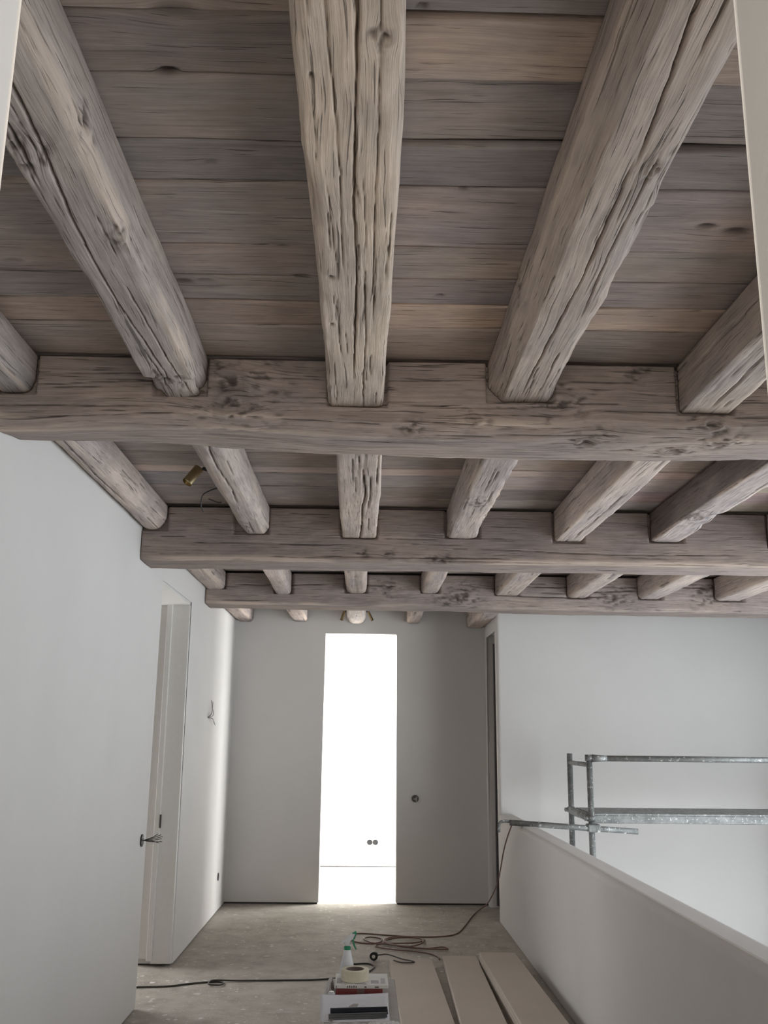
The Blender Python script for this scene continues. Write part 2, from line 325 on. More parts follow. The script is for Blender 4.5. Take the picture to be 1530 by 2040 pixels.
def timber(axis, s0, s1, cu, wd, zb, zt, ds, dt, seed, chl=(.012, .012), chr_=(.012, .012), cracks=(), knots=(), pockets=(),
           bow=.006, rough=.004, erode=.006, rnd_cracks=10, taper=0.0, wane=(), s_fine=None, sag=None, paths=(), tilt=None, stain=None):
    rg = np.random.RandomState(seed); h = zt-zb; a = wd/2
    # visible outline: down the left (front) side, along the bottom, up the right side
    crn = [(-a, h), (-a, chl[1]), (-a+chl[0], 0), (a-chr_[0], 0), (a, chr_[1]), (a, h)]
    pts, tt = [], []; L = 0; marks = [0]
    for (p, q) in zip(crn, crn[1:]):
        d = math.hypot(q[0]-p[0], q[1]-p[1]); n = max(1, int(round(d/dt)))
        for k in range(n): pts.append((p[0]+(q[0]-p[0])*k/n, p[1]+(q[1]-p[1])*k/n)); tt.append(L+d*k/n)
        L += d; marks.append(L)
    pts.append(crn[-1]); tt.append(L)
    p = np.array(pts); t = np.array(tt); Mv = len(t)
    # normals, softened over the arrises
    tan = np.gradient(p, axis=0); nr = np.stack([tan[:, 1], -tan[:, 0]], -1)
    ker = max(1, int(.004/dt)); kk = np.ones(2*ker+1)/(2*ker+1)
    nr = np.stack([np.convolve(np.pad(nr[:, c], ker, 'edge'), kk, 'valid') for c in (0, 1)], -1)
    nr /= np.linalg.norm(nr, axis=1)[:, None]+1e-9
    ps = np.stack([np.convolve(np.pad(p[:, c], ker, 'edge'), kk, 'valid') for c in (0, 1)], -1); ps[0], ps[-1] = p[0], p[-1]; p = ps
    if s_fine is None: s = np.linspace(s0, s1, max(2, int((s1-s0)/ds)))
    else: s = np.unique(np.concatenate([np.linspace(s0, s_fine[0], max(2, int((s_fine[0]-s0)/.06)+1)), np.arange(s_fine[0], s_fine[1], ds), np.linspace(s_fine[1], s1, max(2, int((s1-s_fine[1])/.06)+1))]))
    S, T = np.meshgrid(s, t, indexing='ij')
    D = noise(S*2.3, T*4, seed, 2)*rough*.7 + noise(S*8, T*14, seed+5, 2)*rough*.25 + noise(S*10, T*80, seed+9)*rough*.12
    arr = np.minimum.reduce([np.abs(T-m) for m in marks[1:5]])
    em = np.exp(-(arr/.014)**2)
    D -= em*erode*np.clip(noise(S*3.1, T*3, seed+21, 3)+.05, 0, 2) + em*erode*.5*np.clip(noise(S*17, T*10, seed+23, 2)-.15, 0, 2)
    for side, fr, sa, sb, dep in wane:      # torn or waney stretches on one arris
        tm = {'l': (marks[1]+marks[2])/2, 'r': (marks[3]+marks[4])/2}[side]
        win = np.clip((S-sa)/.06, 0, 1)*np.clip((sb-S)/.06, 0, 1)
        D -= dep*win*np.exp(-((T-tm)/fr)**2)*(1+.5*noise(S*12, T*30, seed+31, 2))
    dirt_shade = np.zeros_like(D); Tw = T.copy()
    wear = np.clip(np.exp(-(arr/.013)**2)*np.clip(noise(S*2.1, T*9, seed+71, 3)*1.6+.25, 0, 1), 0, 1)
    def face_t(f, fr):
        lo, hi = {'l': (marks[0], marks[1]), 'b': (marks[2], marks[3]), 'r': (marks[4], marks[5]), 'lc': (marks[1], marks[2]), 'rc': (marks[3], marks[4])}[f]
        return lo+(hi-lo)*fr
    def crack(tc, sa, sb, wdt, dep, wander, sd, line=None):
        u = np.clip((S-sa)/(sb-sa), 0, 1); env = np.where((S > sa) & (S < sb), np.clip(np.sin(np.pi*u)*3.0, 0, 1), 0)
        if line is not None: tc = np.interp(S, line[0], line[1])
        path = tc+wander*noise(S*1.3, 0*S+sd, sd, 2)+.0016*noise(S*18, 0*S+3.3, sd+2, 2)
        ww = .62*wdt*(.55+.45*(noise(S*5, 0*S+sd*1.7, sd+4)+.4))*np.clip(env, .15, 1)
        ww = np.maximum(ww, dt*.5)
        g = np.exp(-((T-path)/ww)**2)*env
        nonlocal D, dirt_shade
        D = D-dep*g; dirt_shade = np.maximum(dirt_shade, np.clip(g*g*1.1, 0, 1)*.85)  # groove also darkened in colour, as shade and dirt inside the crack
    for (f, fr, sa, sb, wdt, dep, wan) in cracks: crack(face_t(f, fr), sa, sb, wdt, dep, wan, rg.randint(1000))
    for (f, pts_, wdt, dep) in paths:
        xs_ = [q[0] for q in pts_]; ts_ = [face_t(f, q[1]) for q in pts_]
        crack(0, xs_[0], xs_[-1], wdt, dep, .002, rg.randint(1000), (xs_, ts_))
    lo, hi = s[0], s[-1]
    if s_fine is not None: lo, hi = s_fine
    for k in range(rnd_cracks):
        ln = rg.uniform(.08, .45); sa = rg.uniform(lo-.1, hi-.05)
        crack(rg.uniform(marks[0]+.02, marks[5]-.02), sa, sa+ln, rg.uniform(.0012, .0022), rg.uniform(.003, .007), .006, rg.randint(1000))
    for (f, fr, sk, r, dep) in knots:
        tk = face_t(f, fr); d2 = ((S-sk)/1.5)**2+(T-tk)**2; d = np.sqrt(d2)
        Tw = Tw-(T-tk)*.75*np.exp(-d2/(r*1.6)**2)
        rr = d/r*(1+.25*noise(S*40, T*40, seed+61, 2))
        ring = np.exp(-((rr-.8)/.28)**2)
        hole = np.exp(-(rr/.55)**4)*np.clip(noise(S*45, T*60, seed+63, 2)+.5, 0, 1.2)
        swirl = np.exp(-(d/(r*2.2))**2)*np.clip(noise(S*30+T*12, T*55, seed+67, 3)-.15, 0, 1)
        D += ring*r*.13-dep*hole-swirl*.006; dirt_shade = np.maximum(dirt_shade, np.clip(hole, 0, 1)*.85); dirt_shade = np.maximum(dirt_shade, ring*.30); dirt_shade = np.maximum(dirt_shade, np.clip(swirl*1.6, 0, .8))
    dmin = np.ones_like(D)
    for (xa, xb, za, dep) in pockets:       # joist sockets cut into the front (left) side
        ins = (S > xa) & (S < xb) & (T < marks[1]) & ((zt-T) > za)
        D = np.where(ins, -dep, D)
    if stain: dirt_shade = np.maximum(dirt_shade, np.where(T < marks[1], stain*(1+.15*noise(S*3, T*12, seed+81, 2)), 0))
    # the ends of each side meet the flat top
    D[:, 0] = np.minimum(D[:, 0], 0); D[:, -1] = np.minimum(D[:, -1], 0)
    wsc = 1+.02*noise(s*1.7, 0*s, seed+41, 2)-taper*(s-s0)/(s1-s0)
    bu = bow*noise(s*1.1, 0*s+9, seed+43, 2); bv = bow*.5*noise(s*1.3, 0*s+5, seed+45, 2)
    if sag is not None: bv = bv+np.interp(s, sag[0], sag[1])
    Uo = p[None, :, 0]*wsc[:, None]+nr[None, :, 0]*D+bu[:, None]
    Zo = p[None, :, 1]+nr[None, :, 1]*D+bv[:, None]*(1-p[None, :, 1]/h)
    if tilt is not None: Zo = Zo+np.interp(s, tilt[0], tilt[1])[:, None]*np.clip(.5-p[None, :, 0]/wd, 0, 1)*(1-np.clip(p[None, :, 1]/h, 0, 1))
    Zo = np.minimum(Zo, h)
    if axis == 'y': P = np.stack([cu+Uo, S, zb+Zo], -1)
    else: P = np.stack([S, cu+Uo, zb+Zo], -1)
    # orientation: rings run left-bottom-right; for axis y that is counter-clockwise seen from -y
    if axis == 'y': P = P[:, ::-1]; UV = np.stack([S, Tw], -1)[:, ::-1]; dirt_shade = dirt_shade[:, ::-1]; wear = wear[:, ::-1]
    else: UV = np.stack([S, Tw], -1)
    return grid_mesh('timber', np.ascontiguousarray(P), np.ascontiguousarray(UV), np.ascontiguousarray(dirt_shade), WOOD, np.ascontiguousarray(wear))

B1, B2, B3 = 3.30, 5.64, 8.02        # front faces of the three beams
ZB = 2.942                           # joist and beam tops, just under the planks
# joists: (x0, x1, z of underside at the far end), per bay
bays = [
 (.906, B1, [(-1.334, -1.206, 2.80), (-.772, -.588, 2.786), (-.142, .060, 2.771), (.436, .668, 2.798), (1.138, 1.330, 2.764)]),
 (B1+.345, B2, [(-1.334, -1.195, 2.796), (-.785, -.586, 2.780), (-.145, .060, 2.760), (.486, .672, 2.770), (1.130, 1.300, 2.753), (1.718, 1.906, 2.764), (2.425, 2.61, 2.735)]),
 (B2+.35, B3, [(-1.334, -1.177, 2.795), (-.756, -.622, 2.758), (-.160, .012, 2.777), (.468, .616, 2.783), (1.090, 1.290, 2.772), (1.700, 1.882, 2.762), (2.306, 2.508, 2.760), (2.957, 3.188, 2.754)]),
 (B3+.35, YF-.004, [(-1.334, -1.163, 2.763), (-.757, -.597, 2.770), (-.182, .010, 2.752), (.435, .576, 2.764), (1.066, 1.250, 2.722)]),
]
bay_words = ['before the first beam', 'behind the first beam', 'behind the second beam', 'at the far wall']
pos_words = ['along the left wall', 'second from left wall', 'third from left wall', 'fourth from left wall', 'fifth from left wall', 'sixth from left wall', 'seventh from left wall', 'eighth from left wall']
look = {(0, 1): 'chamfered grey joist with long split', (0, 2): 'pale joist with deep lengthwise split', (0, 3): 'split joist with ragged right edge',
        (0, 4): 'sharp-edged oak joist', (1, 1): 'pale rounded joist beside brass spotlight', (1, 2): 'pale joist with dark split', (1, 5): 'dark-sided joist with rough underside',
        (3, 2): 'pale joist end with light put into its tone, between small spotlights'}
spec = {
 (0, 0): dict(chr_=(.025, .03)),
 (0, 1): dict(chl=(.010, .014), chr_=(.016, .020), rnd_cracks=26, paths=[('b', [(1.0, .55), (1.68, .505), (2.06, .353), (2.55, .304), (2.88, .43), (3.2, .54)], .0040, .022), ('b', [(2.4, .62), (2.7, .64), (3.0, .70), (3.3, .82)], .0036, .016), ('b', [(1.1, .30), (1.6, .22), (1.95, .16)], .0045, .02), ('b', [(2.85, .3), (3.08, .38), (3.3, .4)], .004, .016)],
              knots=[('b', .12, 1.80, .030, .012), ('b', .45, 3.12, .03, .010), ('r', .12, 1.75, .022, .004), ('b', .95, 2.15, .02, .004)], wane=[('l', .045, 3.10, 3.45, .030), ('r', .045, 3.12, 3.45, .034), ('r', .03, 1.3, 1.6, .006)]),
 (0, 2): dict(chl=(.010, .012), chr_=(.008, .010), rough=.004, erode=.010, rnd_cracks=90, paths=[('b', [(.95, .61), (1.34, .594), (1.6, .545), (1.94, .50), (2.33, .53), (2.7, .48), (3.07, .436)], .0042, .028), ('b', [(1.0, .34), (1.4, .30), (1.9, .36), (2.3, .34)], .0024, .010), ('b', [(1.4, .80), (2.0, .76), (2.6, .78)], .0022, .009), ('b', [(2.2, .62), (2.7, .66), (3.3, .60)], .0026, .010)],
              knots=[('b', .85, 1.42, .016, .006)], wane=[('l', .02, 1.0, 1.40, .012), ('l', .016, 1.85, 2.1, .007), ('r', .016, 2.6, 3.0, .006)],
              cracks=[('b', .12, 1.52, 1.54, .012, .010, .0), ('b', .15, 2.30, 2.325, .02, .008, .0), ('b', .12, 2.60, 2.62, .02, .008, .0)]),
 (0, 3): dict(chl=(.052, .055), chr_=(.020, .024), rnd_cracks=30, paths=[('b', [(1.0, .26), (1.376, .33), (1.627, .44), (1.83, .5)], .0048, .026), ('b', [(1.80, .44), (2.1, .45), (2.37, .46), (2.81, .40), (3.26, .34)], .0040, .022), ('b', [(1.1, .62), (1.5, .6)], .003, .012), ('b', [(1.75, .75), (2.2, .72), (2.6, .8)], .003, .010)],
              wane=[('r', .03, 1.2, 2.0, .012), ('r', .03, 2.0, 2.5, .009), ('r', .025, 2.6, 3.3, .012), ('l', .02, 1.6, 2.1, .006)], knots=[('b', .78, 1.84, .018, .014), ('l', .5, 2.6, .02, .003)]),
 (0, 4): dict(chl=(.008, .008), cracks=[('b', .5, 2.2, 3.28, .004, .018, .012), ('l', .4, 1.2, 3.3, .0035, .015, .006), ('b', .2, 2.4, 3.2, .002, .006, .006)]),
 (1, 0): dict(chr_=(.05, .06), chl=(.02, .02), cracks=[('b', .4, 3.7, 5.0, .004, .014, .01)]),
 (1, 1): dict(chl=(.075, .085), chr_=(.03, .035), cracks=[('b', .5, 3.7, 4.9, .004, .014, .02)], knots=[('b', .1, 5.45, .018, .006)], erode=.010),
 (1, 2): dict(chl=(.008, .008), chr_=(.008, .008), cracks=[('b', .52, 4.1, 5.72, .0060, .035, .020), ('b', .9, 3.7, 4.4, .004, .015, .01), ('b', .75, 4.2, 4.9, .004, .012, .01)], rnd_cracks=22),
 (1, 3): dict(rnd_cracks=26, rough=.006, wane=[('r', .03, 3.7, 5.6, .014)], knots=[('b', .35, 4.75, .03, .01), ('r', .5, 4.4, .03, .008)]),
 (1, 4): dict(cracks=[('l', .35, 3.7, 5.64, .007, .028, .006), ('b', .6, 4.4, 5.6, .003, .01, .008)]),
 (1, 5): dict(stain=.62, chl=(.008, .008), rnd_cracks=34, rough=.007, wane=[('r', .035, 4.9, 5.3, .016)], knots=[('b', .3, 5.0, .05, .008)]),
 (3, 2): dict(chl=(.045, .05), chr_=(.045, .05)),
 (2, 1): dict(chl=(.02, .025), chr_=(.02, .025)),
 (2, 2): dict(chl=(.02, .025), chr_=(.02, .025), cracks=[('b', .5, 6.2, 8.0, .004, .012, .006)]),
}
tones = {(0, 2): (1.20, 1.15, 1.06, 1), (0, 1): (.92, .92, .93, 1), (0, 0): (.88, .9, .92, 1), (0, 3): (1.0, .97, .94, 1), (0, 4): (1.0, .97, .94, 1), (1, 1): (1.08, 1.06, 1.05, 1), (1, 2): (1.12, 1.08, 1.05, 1), (1, 5): (.95, .95, .98, 1), (3, 2): (1.55, 1.62, 1.68, 1)}  # far middle joist: the bright light on it is put into its tone
for b, (ya, yb, js) in enumerate(bays):
    for k, (x0, x1, zu) in enumerate(js):
        kw = dict(rnd_cracks=[16, 12, 5, 2][b]); kw.update(spec.get((b, k), {}))
        if 'chl' not in kw: kw['chl'] = (random.uniform(.008, .02),)*2
        if 'chr_' not in kw: kw['chr_'] = (random.uniform(.008, .02),)*2
        if k == 0: kw['bow'] = .001; kw['rough'] = .002
        if b >= 2: kw.setdefault('bow', .003); kw.setdefault('rough', .003)
        end = yb+.024 if b < 3 else yb
        big = b == 0 and k in (1, 2, 3)
        dsv, dtv = [(.009, .0029), (.012, .006), (.03, .012), (.05, .02)][b] if (b or big) else (.014, .006)
        me = timber('y', ya, end, (x0+x1)/2, x1-x0, zu, ZB, dsv, dtv, 100+b*20+k, **kw)
        o = link_mesh('joist', me)
        tv = random.uniform(.98, 1.12); o.color = tones.get((b, k), (tv, tv*.975, tv*.975, 1))
        tag(o, f"{look.get((b, k), 'weathered grey oak joist')}, {bay_words[b]}, {pos_words[k]}", 'joist', 'oak joists between the ceiling beams')

def pk(b, m=.008):
    return [(x0-m, x1+m, zu-m, .034) for x0, x1, zu in bays[b][2]]
def front(x): return x
b1 = timber('x', -1.336, 4.40, B1+.165, .33, 2.665, ZB-.004, .0075, .0042, 7, chl=(.05, .045), chr_=(.03, .03), pockets=pk(0), bow=.004, rough=.006, erode=.006, rnd_cracks=70, s_fine=(-1.336, 1.55),
            sag=([-1.4, -.8, -.2, .6, 1.1, 1.5, 4.4], [.050, .038, .010, -.004, .002, .012, .01]), tilt=([-1.4, -1.1, -.6, 4.4], [-.060, -.045, -.006, 0]),
            knots=[('l', .42, -.507, .060, .014), ('l', .80, -.49, .050, .018), ('l', .62, .66, .035, .014), ('b', .05, .81, .03, .014), ('l', .93, .38, .020, .008), ('b', .42, 1.16, .040, .022), ('l', .98, 1.256, .03, .018), ('b', .1, 1.3, .03, .014), ('l', .62, .70, .03, .008), ('lc', .5, .15, .02, .006), ('l', .10, 1.0, .02, .006)],
            cracks=[('l', .98, -1.4, -.60, .004, .014, .012), ('l', .80, -1.4, -.75, .003, .012, .012), ('l', .45, -1.3, -.62, .003, .010, .01), ('l', .28, -1.25, -.75, .003, .010, .008), ('l', .72, .10, .80, .0035, .014, .02), ('lc', .1, .10, .62, .004, .014, .012), ('l', .80, .78, 1.35, .0035, .012, .012), ('lc', .6, .45, .95, .003, .010, .01), ('b', .4, .90, 1.0, .012, .02, .02), ('b', .5, -1.0, .2, .003, .008, .01)])
b2 = timber('x', -1.336, 4.40, B2+.17, .34, 2.612, ZB-.006, .011, .005, 8, chl=(.012, .014), chr_=(.02, .02), pockets=pk(1), bow=.003, rough=.004, erode=.005, rnd_cracks=60, s_fine=(-1.336, 2.75),
            cracks=[('l', .93, -.35, .9, .005, .022, .008), ('lc', .5, .1, 2.7, .005, .018, .010), ('l', .80, .6, 2.3, .0035, .012, .010), ('l', .70, -1.1, -.2, .003, .010, .008), ('b', .5, .4, 2.6, .005, .014, .014)],
            knots=[('l', .87, -.02, .014, .016), ('l', .87, .12, .016, .014), ('lc', .4, .45, .03, .012)])
b3 = timber('x', -1.336, 4.40, B3+.165, .33, 2.652, ZB-.006, .016, .007, 9, chl=(.014, .014), chr_=(.02, .02), pockets=pk(2), bow=.004, rough=.006, erode=.006, rnd_cracks=70, s_fine=(-1.336, 3.5),
            sag=([-1.4, .5, 1.5, 4.4], [.022, .016, .0, -.006]),
            cracks=[('l', .62, 1.05, 2.1, .012, .03, .02), ('l', .5, 1.7, 2.3, .006, .02, .02), ('l', .35, -1.1, -.3, .006, .018, .02), ('l', .3, 1.2, 3.3, .005, .015, .02)],
            knots=[('l', .7, .78, .06, .012), ('l', .4, .2, .04, .012), ('l', .6, 2.1, .05, .01), ('l', .5, 2.9, .05, .01)])
for me, col, lab in ((b1, (.84, .80, .79, 1), 'massive knotted oak ceiling beam nearest the camera, joists notched in above'),
                     (b2, (.70, .665, .66, 1), 'long oak ceiling beam in the middle, second from the camera, split along its lower edge'),
                     (b3, (.74, .705, .70, 1), 'farthest oak ceiling beam, third from the camera, directly before the far wall')):
    o = link_mesh('ceiling_beam', me); o.color = col; tag(o, lab, 'beam', 'main beams across the ceiling')

# ------------------------------------------------------------------ ceiling planks
HOLES = [(-.43, 1.765, .016, 1), (-.574, 2.732, .022, .6), (-.506, 2.723, .018, .5), (-.208, 2.684, .020, .45), (.91, 2.341, .018, 1), (1.0, 2.364, .026, .9), (.236, 2.185, .009, 1), (.221, 2.796, .010, .9), (.091, 1.563, .008, .8), (-.384, 1.582, .030, .5), (-.391, 2.096, .012, .5), (-.25, 2.50, .010, .5), (-1.05, 2.62, .02, .4)]
def plank(x0, x1, y0, y1, dz, seed, col, fine):
    L = x1-x0; nx = max(6, int(L/(.010 if fine else .05))); s = np.linspace(x0, x1, nx); gap = .0032
    e0 = y0+gap+.004*noise(s*2.3, 0*s+1, seed, 3); e1 = y1-gap+.004*noise(s*2.3, 0*s+7, seed+1, 3)
    fr = np.concatenate([[0, .02], np.linspace(.06, .94, 20 if fine else 3), [.98, 1.0]]); ny = len(fr)
    Y = e0[:, None]+(e1-e0)[:, None]*fr[None]; X = np.repeat(s[:, None], ny, 1)
    edge = np.zeros(ny); edge[[0, -1]] = .004
    Z = ZP+dz+.0025*noise(X*1.5, Y*5, seed+3, 2)+edge[None]
    Yw = Y.copy(); dirt_shade = np.zeros_like(Y)
    for hx, hy, hr, st in HOLES:
        if fine and x0-.1 < hx < x1+.1 and y0-.06 < hy < y1+.06:
            d = np.sqrt(((X-hx)/1.5)**2+((Y-hy)/.75)**2); g = np.exp(-(d/hr)**4)
            Yw = Yw-(Y-hy)*.7*np.exp(-(d/(hr*2.5))**2); dirt_shade = np.maximum(dirt_shade, g*st); Z = Z+.010*g*st
    top = np.full((nx, 1), ZP+.03)
    P = np.concatenate([np.stack([X, Y, Z], -1)[:, ::-1], np.stack([s, e0, top[:, 0]], -1)[:, None], np.stack([s, e1, top[:, 0]], -1)[:, None]], 1)
    Tn = np.concatenate([Yw[:, ::-1], e0[:, None]-.03, e1[:, None]+.03], 1); UV = np.stack([np.concatenate([X, X[:, :2]], 1)+seed*1.7, Tn], -1)
    dirt_shade = np.concatenate([dirt_shade[:, ::-1], np.zeros((nx, 2))], 1)
    o = link_mesh('plank', grid_mesh('plank', np.ascontiguousarray(P), UV, dirt_shade, PLANK), None, ceiling); o.color = col; return o
rows = [(.905, 1.105), (1.105, 1.335), (1.335, 1.588), (1.588, 1.770), (1.770, 2.005), (2.005, 2.178), (2.178, 2.49), (2.49, 2.684), (2.684, 2.86), (2.86, 3.04), (3.04, 3.33), (3.33, 3.62),
        (3.62, 3.85), (3.85, 4.08), (4.08, 4.34), (4.34, 4.56), (4.56, 4.81), (4.81, 4.93), (4.93, 5.20), (5.20, 5.45), (5.45, 5.70), (5.70, 6.0),
        (6.0, 6.25), (6.25, 6.5), (6.5, 6.76), (6.76, 7.0), (7.0, 7.25), (7.25, 7.5), (7.5, 7.78), (7.78, 8.05), (8.05, 8.36), (8.36, 8.6), (8.6, 8.86), (8.86, 9.1), (9.1, 9.4), (9.4, 9.7), (9.7, 10.065)]
tone_rows = {(3, 0): (.96, .95, .95), (2, 1): (1.35, 1.25, 1.14), (2, 0): (.95, .9, .87), (1, 1): (.92, .93, .95), (3, 1): (.98, .97, .98), (4, 0): (.78, .82, .86), (4, 1): (.88, .88, .9), (5, 0): (1.12, 1.08, 1.05), (5, 1): (1.1, 1.05, 1.05),
             (6, 0): (1.02, .98, .98), (7, 1): (.95, .92, .94), (8, 1): (1.45, 1.3, 1.16), (8, 0): (1.12, 1.04, .98), (9, 1): (1.05, 1.0, .95), (16, 0): (1.5, 1.42, 1.38), (16, 1): (1.5, 1.42, 1.38), (17, 1): (1.3, 1.25, 1.25)}
for r, (y0, y1) in enumerate(rows, -1):
    cuts = [-1.335, -.045, 1.22, 4.41] if r % 2 == 0 or r < 10 else [-1.335, .57, 1.81, 4.41]
    for c in range(3):
        v = random.uniform(.88, 1.14); ww = random.uniform(-.04, .04)
        col = tone_rows.get((r, min(c, 1)), (v*(1+ww), v, v*(1-ww)))
        if c == 2: col = tuple(q*random.uniform(.92, 1.06) for q in col)
        dz = random.uniform(0, .006)+(.016 if (r, c) == (3, 1) else 0)
        plank(cuts[c]+.001, cuts[c+1]-.001, y0, y1, dz, 300+r*3+c, tuple(col)+(1,), r < 11 and c < 2 or r in (3, 4))

# ------------------------------------------------------------------ door openings
d1 = empty('door_1', (-1.5, 7.44, 0), kind='structure')
def rel(o, parent):
    o.parent = parent; o.matrix_parent_inverse = Matrix.Translation(-Vector(parent.location)); return o
bm = bmesh.new(); box(bm, -1.49, -1.345, 7.405, 7.448, .02, 2.615); box(bm, -1.515, -1.475, 7.385, 7.448, .04, 2.60); box(bm, -1.62, -1.515, 7.415, 7.448, .05, 2.60)
bevel_sel(bm, lambda e: abs(e.verts[0].co.z-e.verts[1].co.z) > 1, .004, 2)
rel(obj('door_frame', bm, PAINT), d1)
bm = bmesh.new(); box(bm, -1.62, -1.345, 6.33, 7.44, 2.575, 2.615); rel(obj('door_head', bm, PAINT), d1)
BLACK = flat('black_plastic', (.018, .018, .019), .5); STEEL = flat('dull_steel', (.30, .29, .28), .45, .8)
bm = boxbm(-1.478, -1.464, 7.380, 7.386, .94, 1.035, bev=.003); rel(tag(obj('strike_plate', bm, flat('strike_dark', (.06, .055, .05), .5, .4)), 'dark strike plate'), d1)
bm = bmesh.new(); box(bm, -1.365, -1.345, 6.322, 6.330, .02, 2.6); rel(obj('near_frame', bm, PAINT), d1)
bm = bmesh.new(); box(bm, -1.36, -1.345, 6.330, 6.337, 1.05, 1.075); rel(obj('latch', bm, BLACK), d1)

d2 = empty('door_2', (1.4, 9.95, 0), kind='structure')
GREY = flat('grey_metal_frame', (.11, .103, .105), .5)
bm = bmesh.new(); box(bm, 1.322, 1.329, 9.915, 9.957, .02, 2.55); box(bm, 1.333, 1.47, 9.905, 9.957, .02, 2.55); rel(obj('door_frame', bm, GREY), d2)
for za, zb_ in ((2.42, 2.54), (2.245, 2.36), (1.29, 1.41), (.13, .26)):
    rel(obj('hinge_pocket', boxbm(1.347, 1.395, 9.898, 9.906, za, zb_, bev=.003), BLACK), d2)

# ------------------------------------------------------------------ electrical bits on the walls
WIRE = flat('dark_wire', (.035, .032, .03), .5); WIREG = flat('grey_wire', (.20, .19, .18), .5)
def wires(name, base, ends, r, mat, label, cat, ring=None, ringmat=None):
    e = empty(name, base, label, cat)
    if ring: rel(obj('wall_box', ring, ringmat or BLACK), e)
    for mid, end in ends:
        bm = bmesh.new(); tube(bm, [base, mid, end], r, 6, 6); rel(obj('wire', bm, mat, smooth=True), e)
    return e
# bundle of wires from the box on the left wall beside the door opening
bm = bmesh.new(); cyl(bm, (-1.339, 6.18, .975), (-1.331, 6.18, .975), .036, n=24)
wires('wall_socket', (-1.332, 6.18, .975), [((-1.28, 6.19, .975+d), (-1.225+e2, 6.2, .985+d2)) for d, d2, e2 in ((.012, .022, 0), (.006, .012, .01), (0, 0, .005), (-.008, -.018, .008), (-.003, -.026, -.01), (.016, .026, -.02))],
      .0022, WIRE, 'black round wall box with loose wires beside the left door opening', 'socket', bm)
# wires higher up between the door opening and the far corner
wires('loose_wires', (-1.338, 8.49, 1.75), [((-1.31, 8.52, 1.80), (-1.33, 8.60, 1.90)), ((-1.315, 8.55, 1.79), (-1.33, 8.68, 1.89)), ((-1.31, 8.58, 1.74), (-1.325, 8.84, 1.69)), ((-1.31, 8.57, 1.745), (-1.325, 8.78, 1.705)), ((-1.30, 8.52, 1.77), (-1.32, 8.66, 1.82))],
      .003, WIREG, 'loose grey wires sticking out of the left wall past the door', 'wires')
# low box in the left corner
e = empty('wall_socket', (XL, 9.57, .315), 'small black low wall box in the far left corner', 'socket')
bm = bmesh.new(); cyl(bm, (-1.339, 9.57, .315), (-1.334, 9.57, .315), .035, n=24); rel(obj('wall_box', bm, BLACK), e)
# switch box on the far wall right of the opening
e = empty('switch_box', (.531, YF, 1.004), 'round open switch box with wires right of the bright opening', 'switch')
bm = bmesh.new(); lathe(bm, [(.036, 0), (.036, .012), (.029, .012), (.029, .002), (.0, .002)], n=24)
bmesh.ops.rotate(bm, verts=bm.verts, matrix=Matrix.Rotation(math.pi/2, 3, 'X')); bmesh.ops.translate(bm, verts=bm.verts, vec=(.531, YF-.001, 1.004)); rel(obj('wall_box', bm, flat('box_grey', (.10, .095, .09), .6)), e)
for d in (-.012, .0, .012):
    bm = bmesh.new(); tube(bm, [(.531+d, YF-.003, 1.004), (.531+d*1.4, YF-.03, 1.012+d), (.531+d*.3+.006, YF-.034, .985-d)], .0035, 6, 5); rel(obj('wire', bm, flat('pale_wire', (.42, .40, .37), .5), smooth=True), e)
# double socket in the bright room
e = empty('double_socket', (.13, 12.865, .30), 'pair of dark round socket boxes on the white wall beyond the opening', 'socket')
for xx in (.103, .176):
    bm = bmesh.new(); lathe(bm, [(.034, 0), (.034, .006), (.027, .008), (.026, .002), (.0, .002)], n=24)
    bmesh.ops.rotate(bm, verts=bm.verts, matrix=Matrix.Rotation(math.pi/2, 3, 'X')); bmesh.ops.translate(bm, verts=bm.verts, vec=(xx, 12.868, .30)); rel(obj('wall_box', bm, BLACK), e)

# ------------------------------------------------------------------ spotlights on the joists
BRASS = flat('aged_brass', (.42, .34, .20), .32, 1.0, noise_amt=.1)
def spotlight(base, joint, tip, r, label):
    e = empty('spotlight', base, label, 'spotlight', 'brass ceiling spotlights'); j, t = Vector(joint), Vector(tip); d = (t-j).normalized()
    bm = bmesh.new(); cyl(bm, j-d*.0, t, r, n=24, caps=False)
    cyl(bm, j, j+d*.0005, r, n=24); cyl(bm, t-d*.012, t-d*.0115, r*.98, n=24); rel(obj('lamp_body', bm, BRASS, smooth=False), e)
    bm = bmesh.new(); cyl(bm, base, Vector(base).lerp(j, .5)+Vector((0, 0, .004)), .010, n=12); cyl(bm, Vector(base).lerp(j, .5), j+d*.012, .007, n=12); rel(obj('swivel_arm', bm, BLACK), e)
    return e
spotlight((-.796, 4.63, 2.888), (-.838, 4.635, 2.893), (-.886, 4.60, 2.812), .0255, 'brass tube spotlight tilted off a joist left of centre behind the first beam')
spotlight((-.188, 9.45, 2.80), (-.205, 9.45, 2.80), (-.228, 9.42, 2.715), .014, 'small brass spotlight on the left of the pale joist end')
spotlight((.016, 9.45, 2.80), (.032, 9.45, 2.80), (.072, 9.42, 2.715), .014, 'small brass spotlight on the right of the pale joist end')
bm = bmesh.new(); tube(bm, [(-.796, 4.98, 2.885), (-.83, 4.99, 2.875), (-.875, 5.0, 2.85), (-.885, 5.02, 2.80), (-.875, 5.04, 2.765)], .0035, 6, 6)
o = obj('hanging_wire', bm, WIRE, smooth=True); tag(o, 'thin black wire dangling from the joist beside the tilted brass spotlight', 'wire')
bm = bmesh.new(); tube(bm, [(-.798, 5.16, 2.850), (-.82, 5.16, 2.85), (-.87, 5.16, 2.868)], .0035, 6, 6)
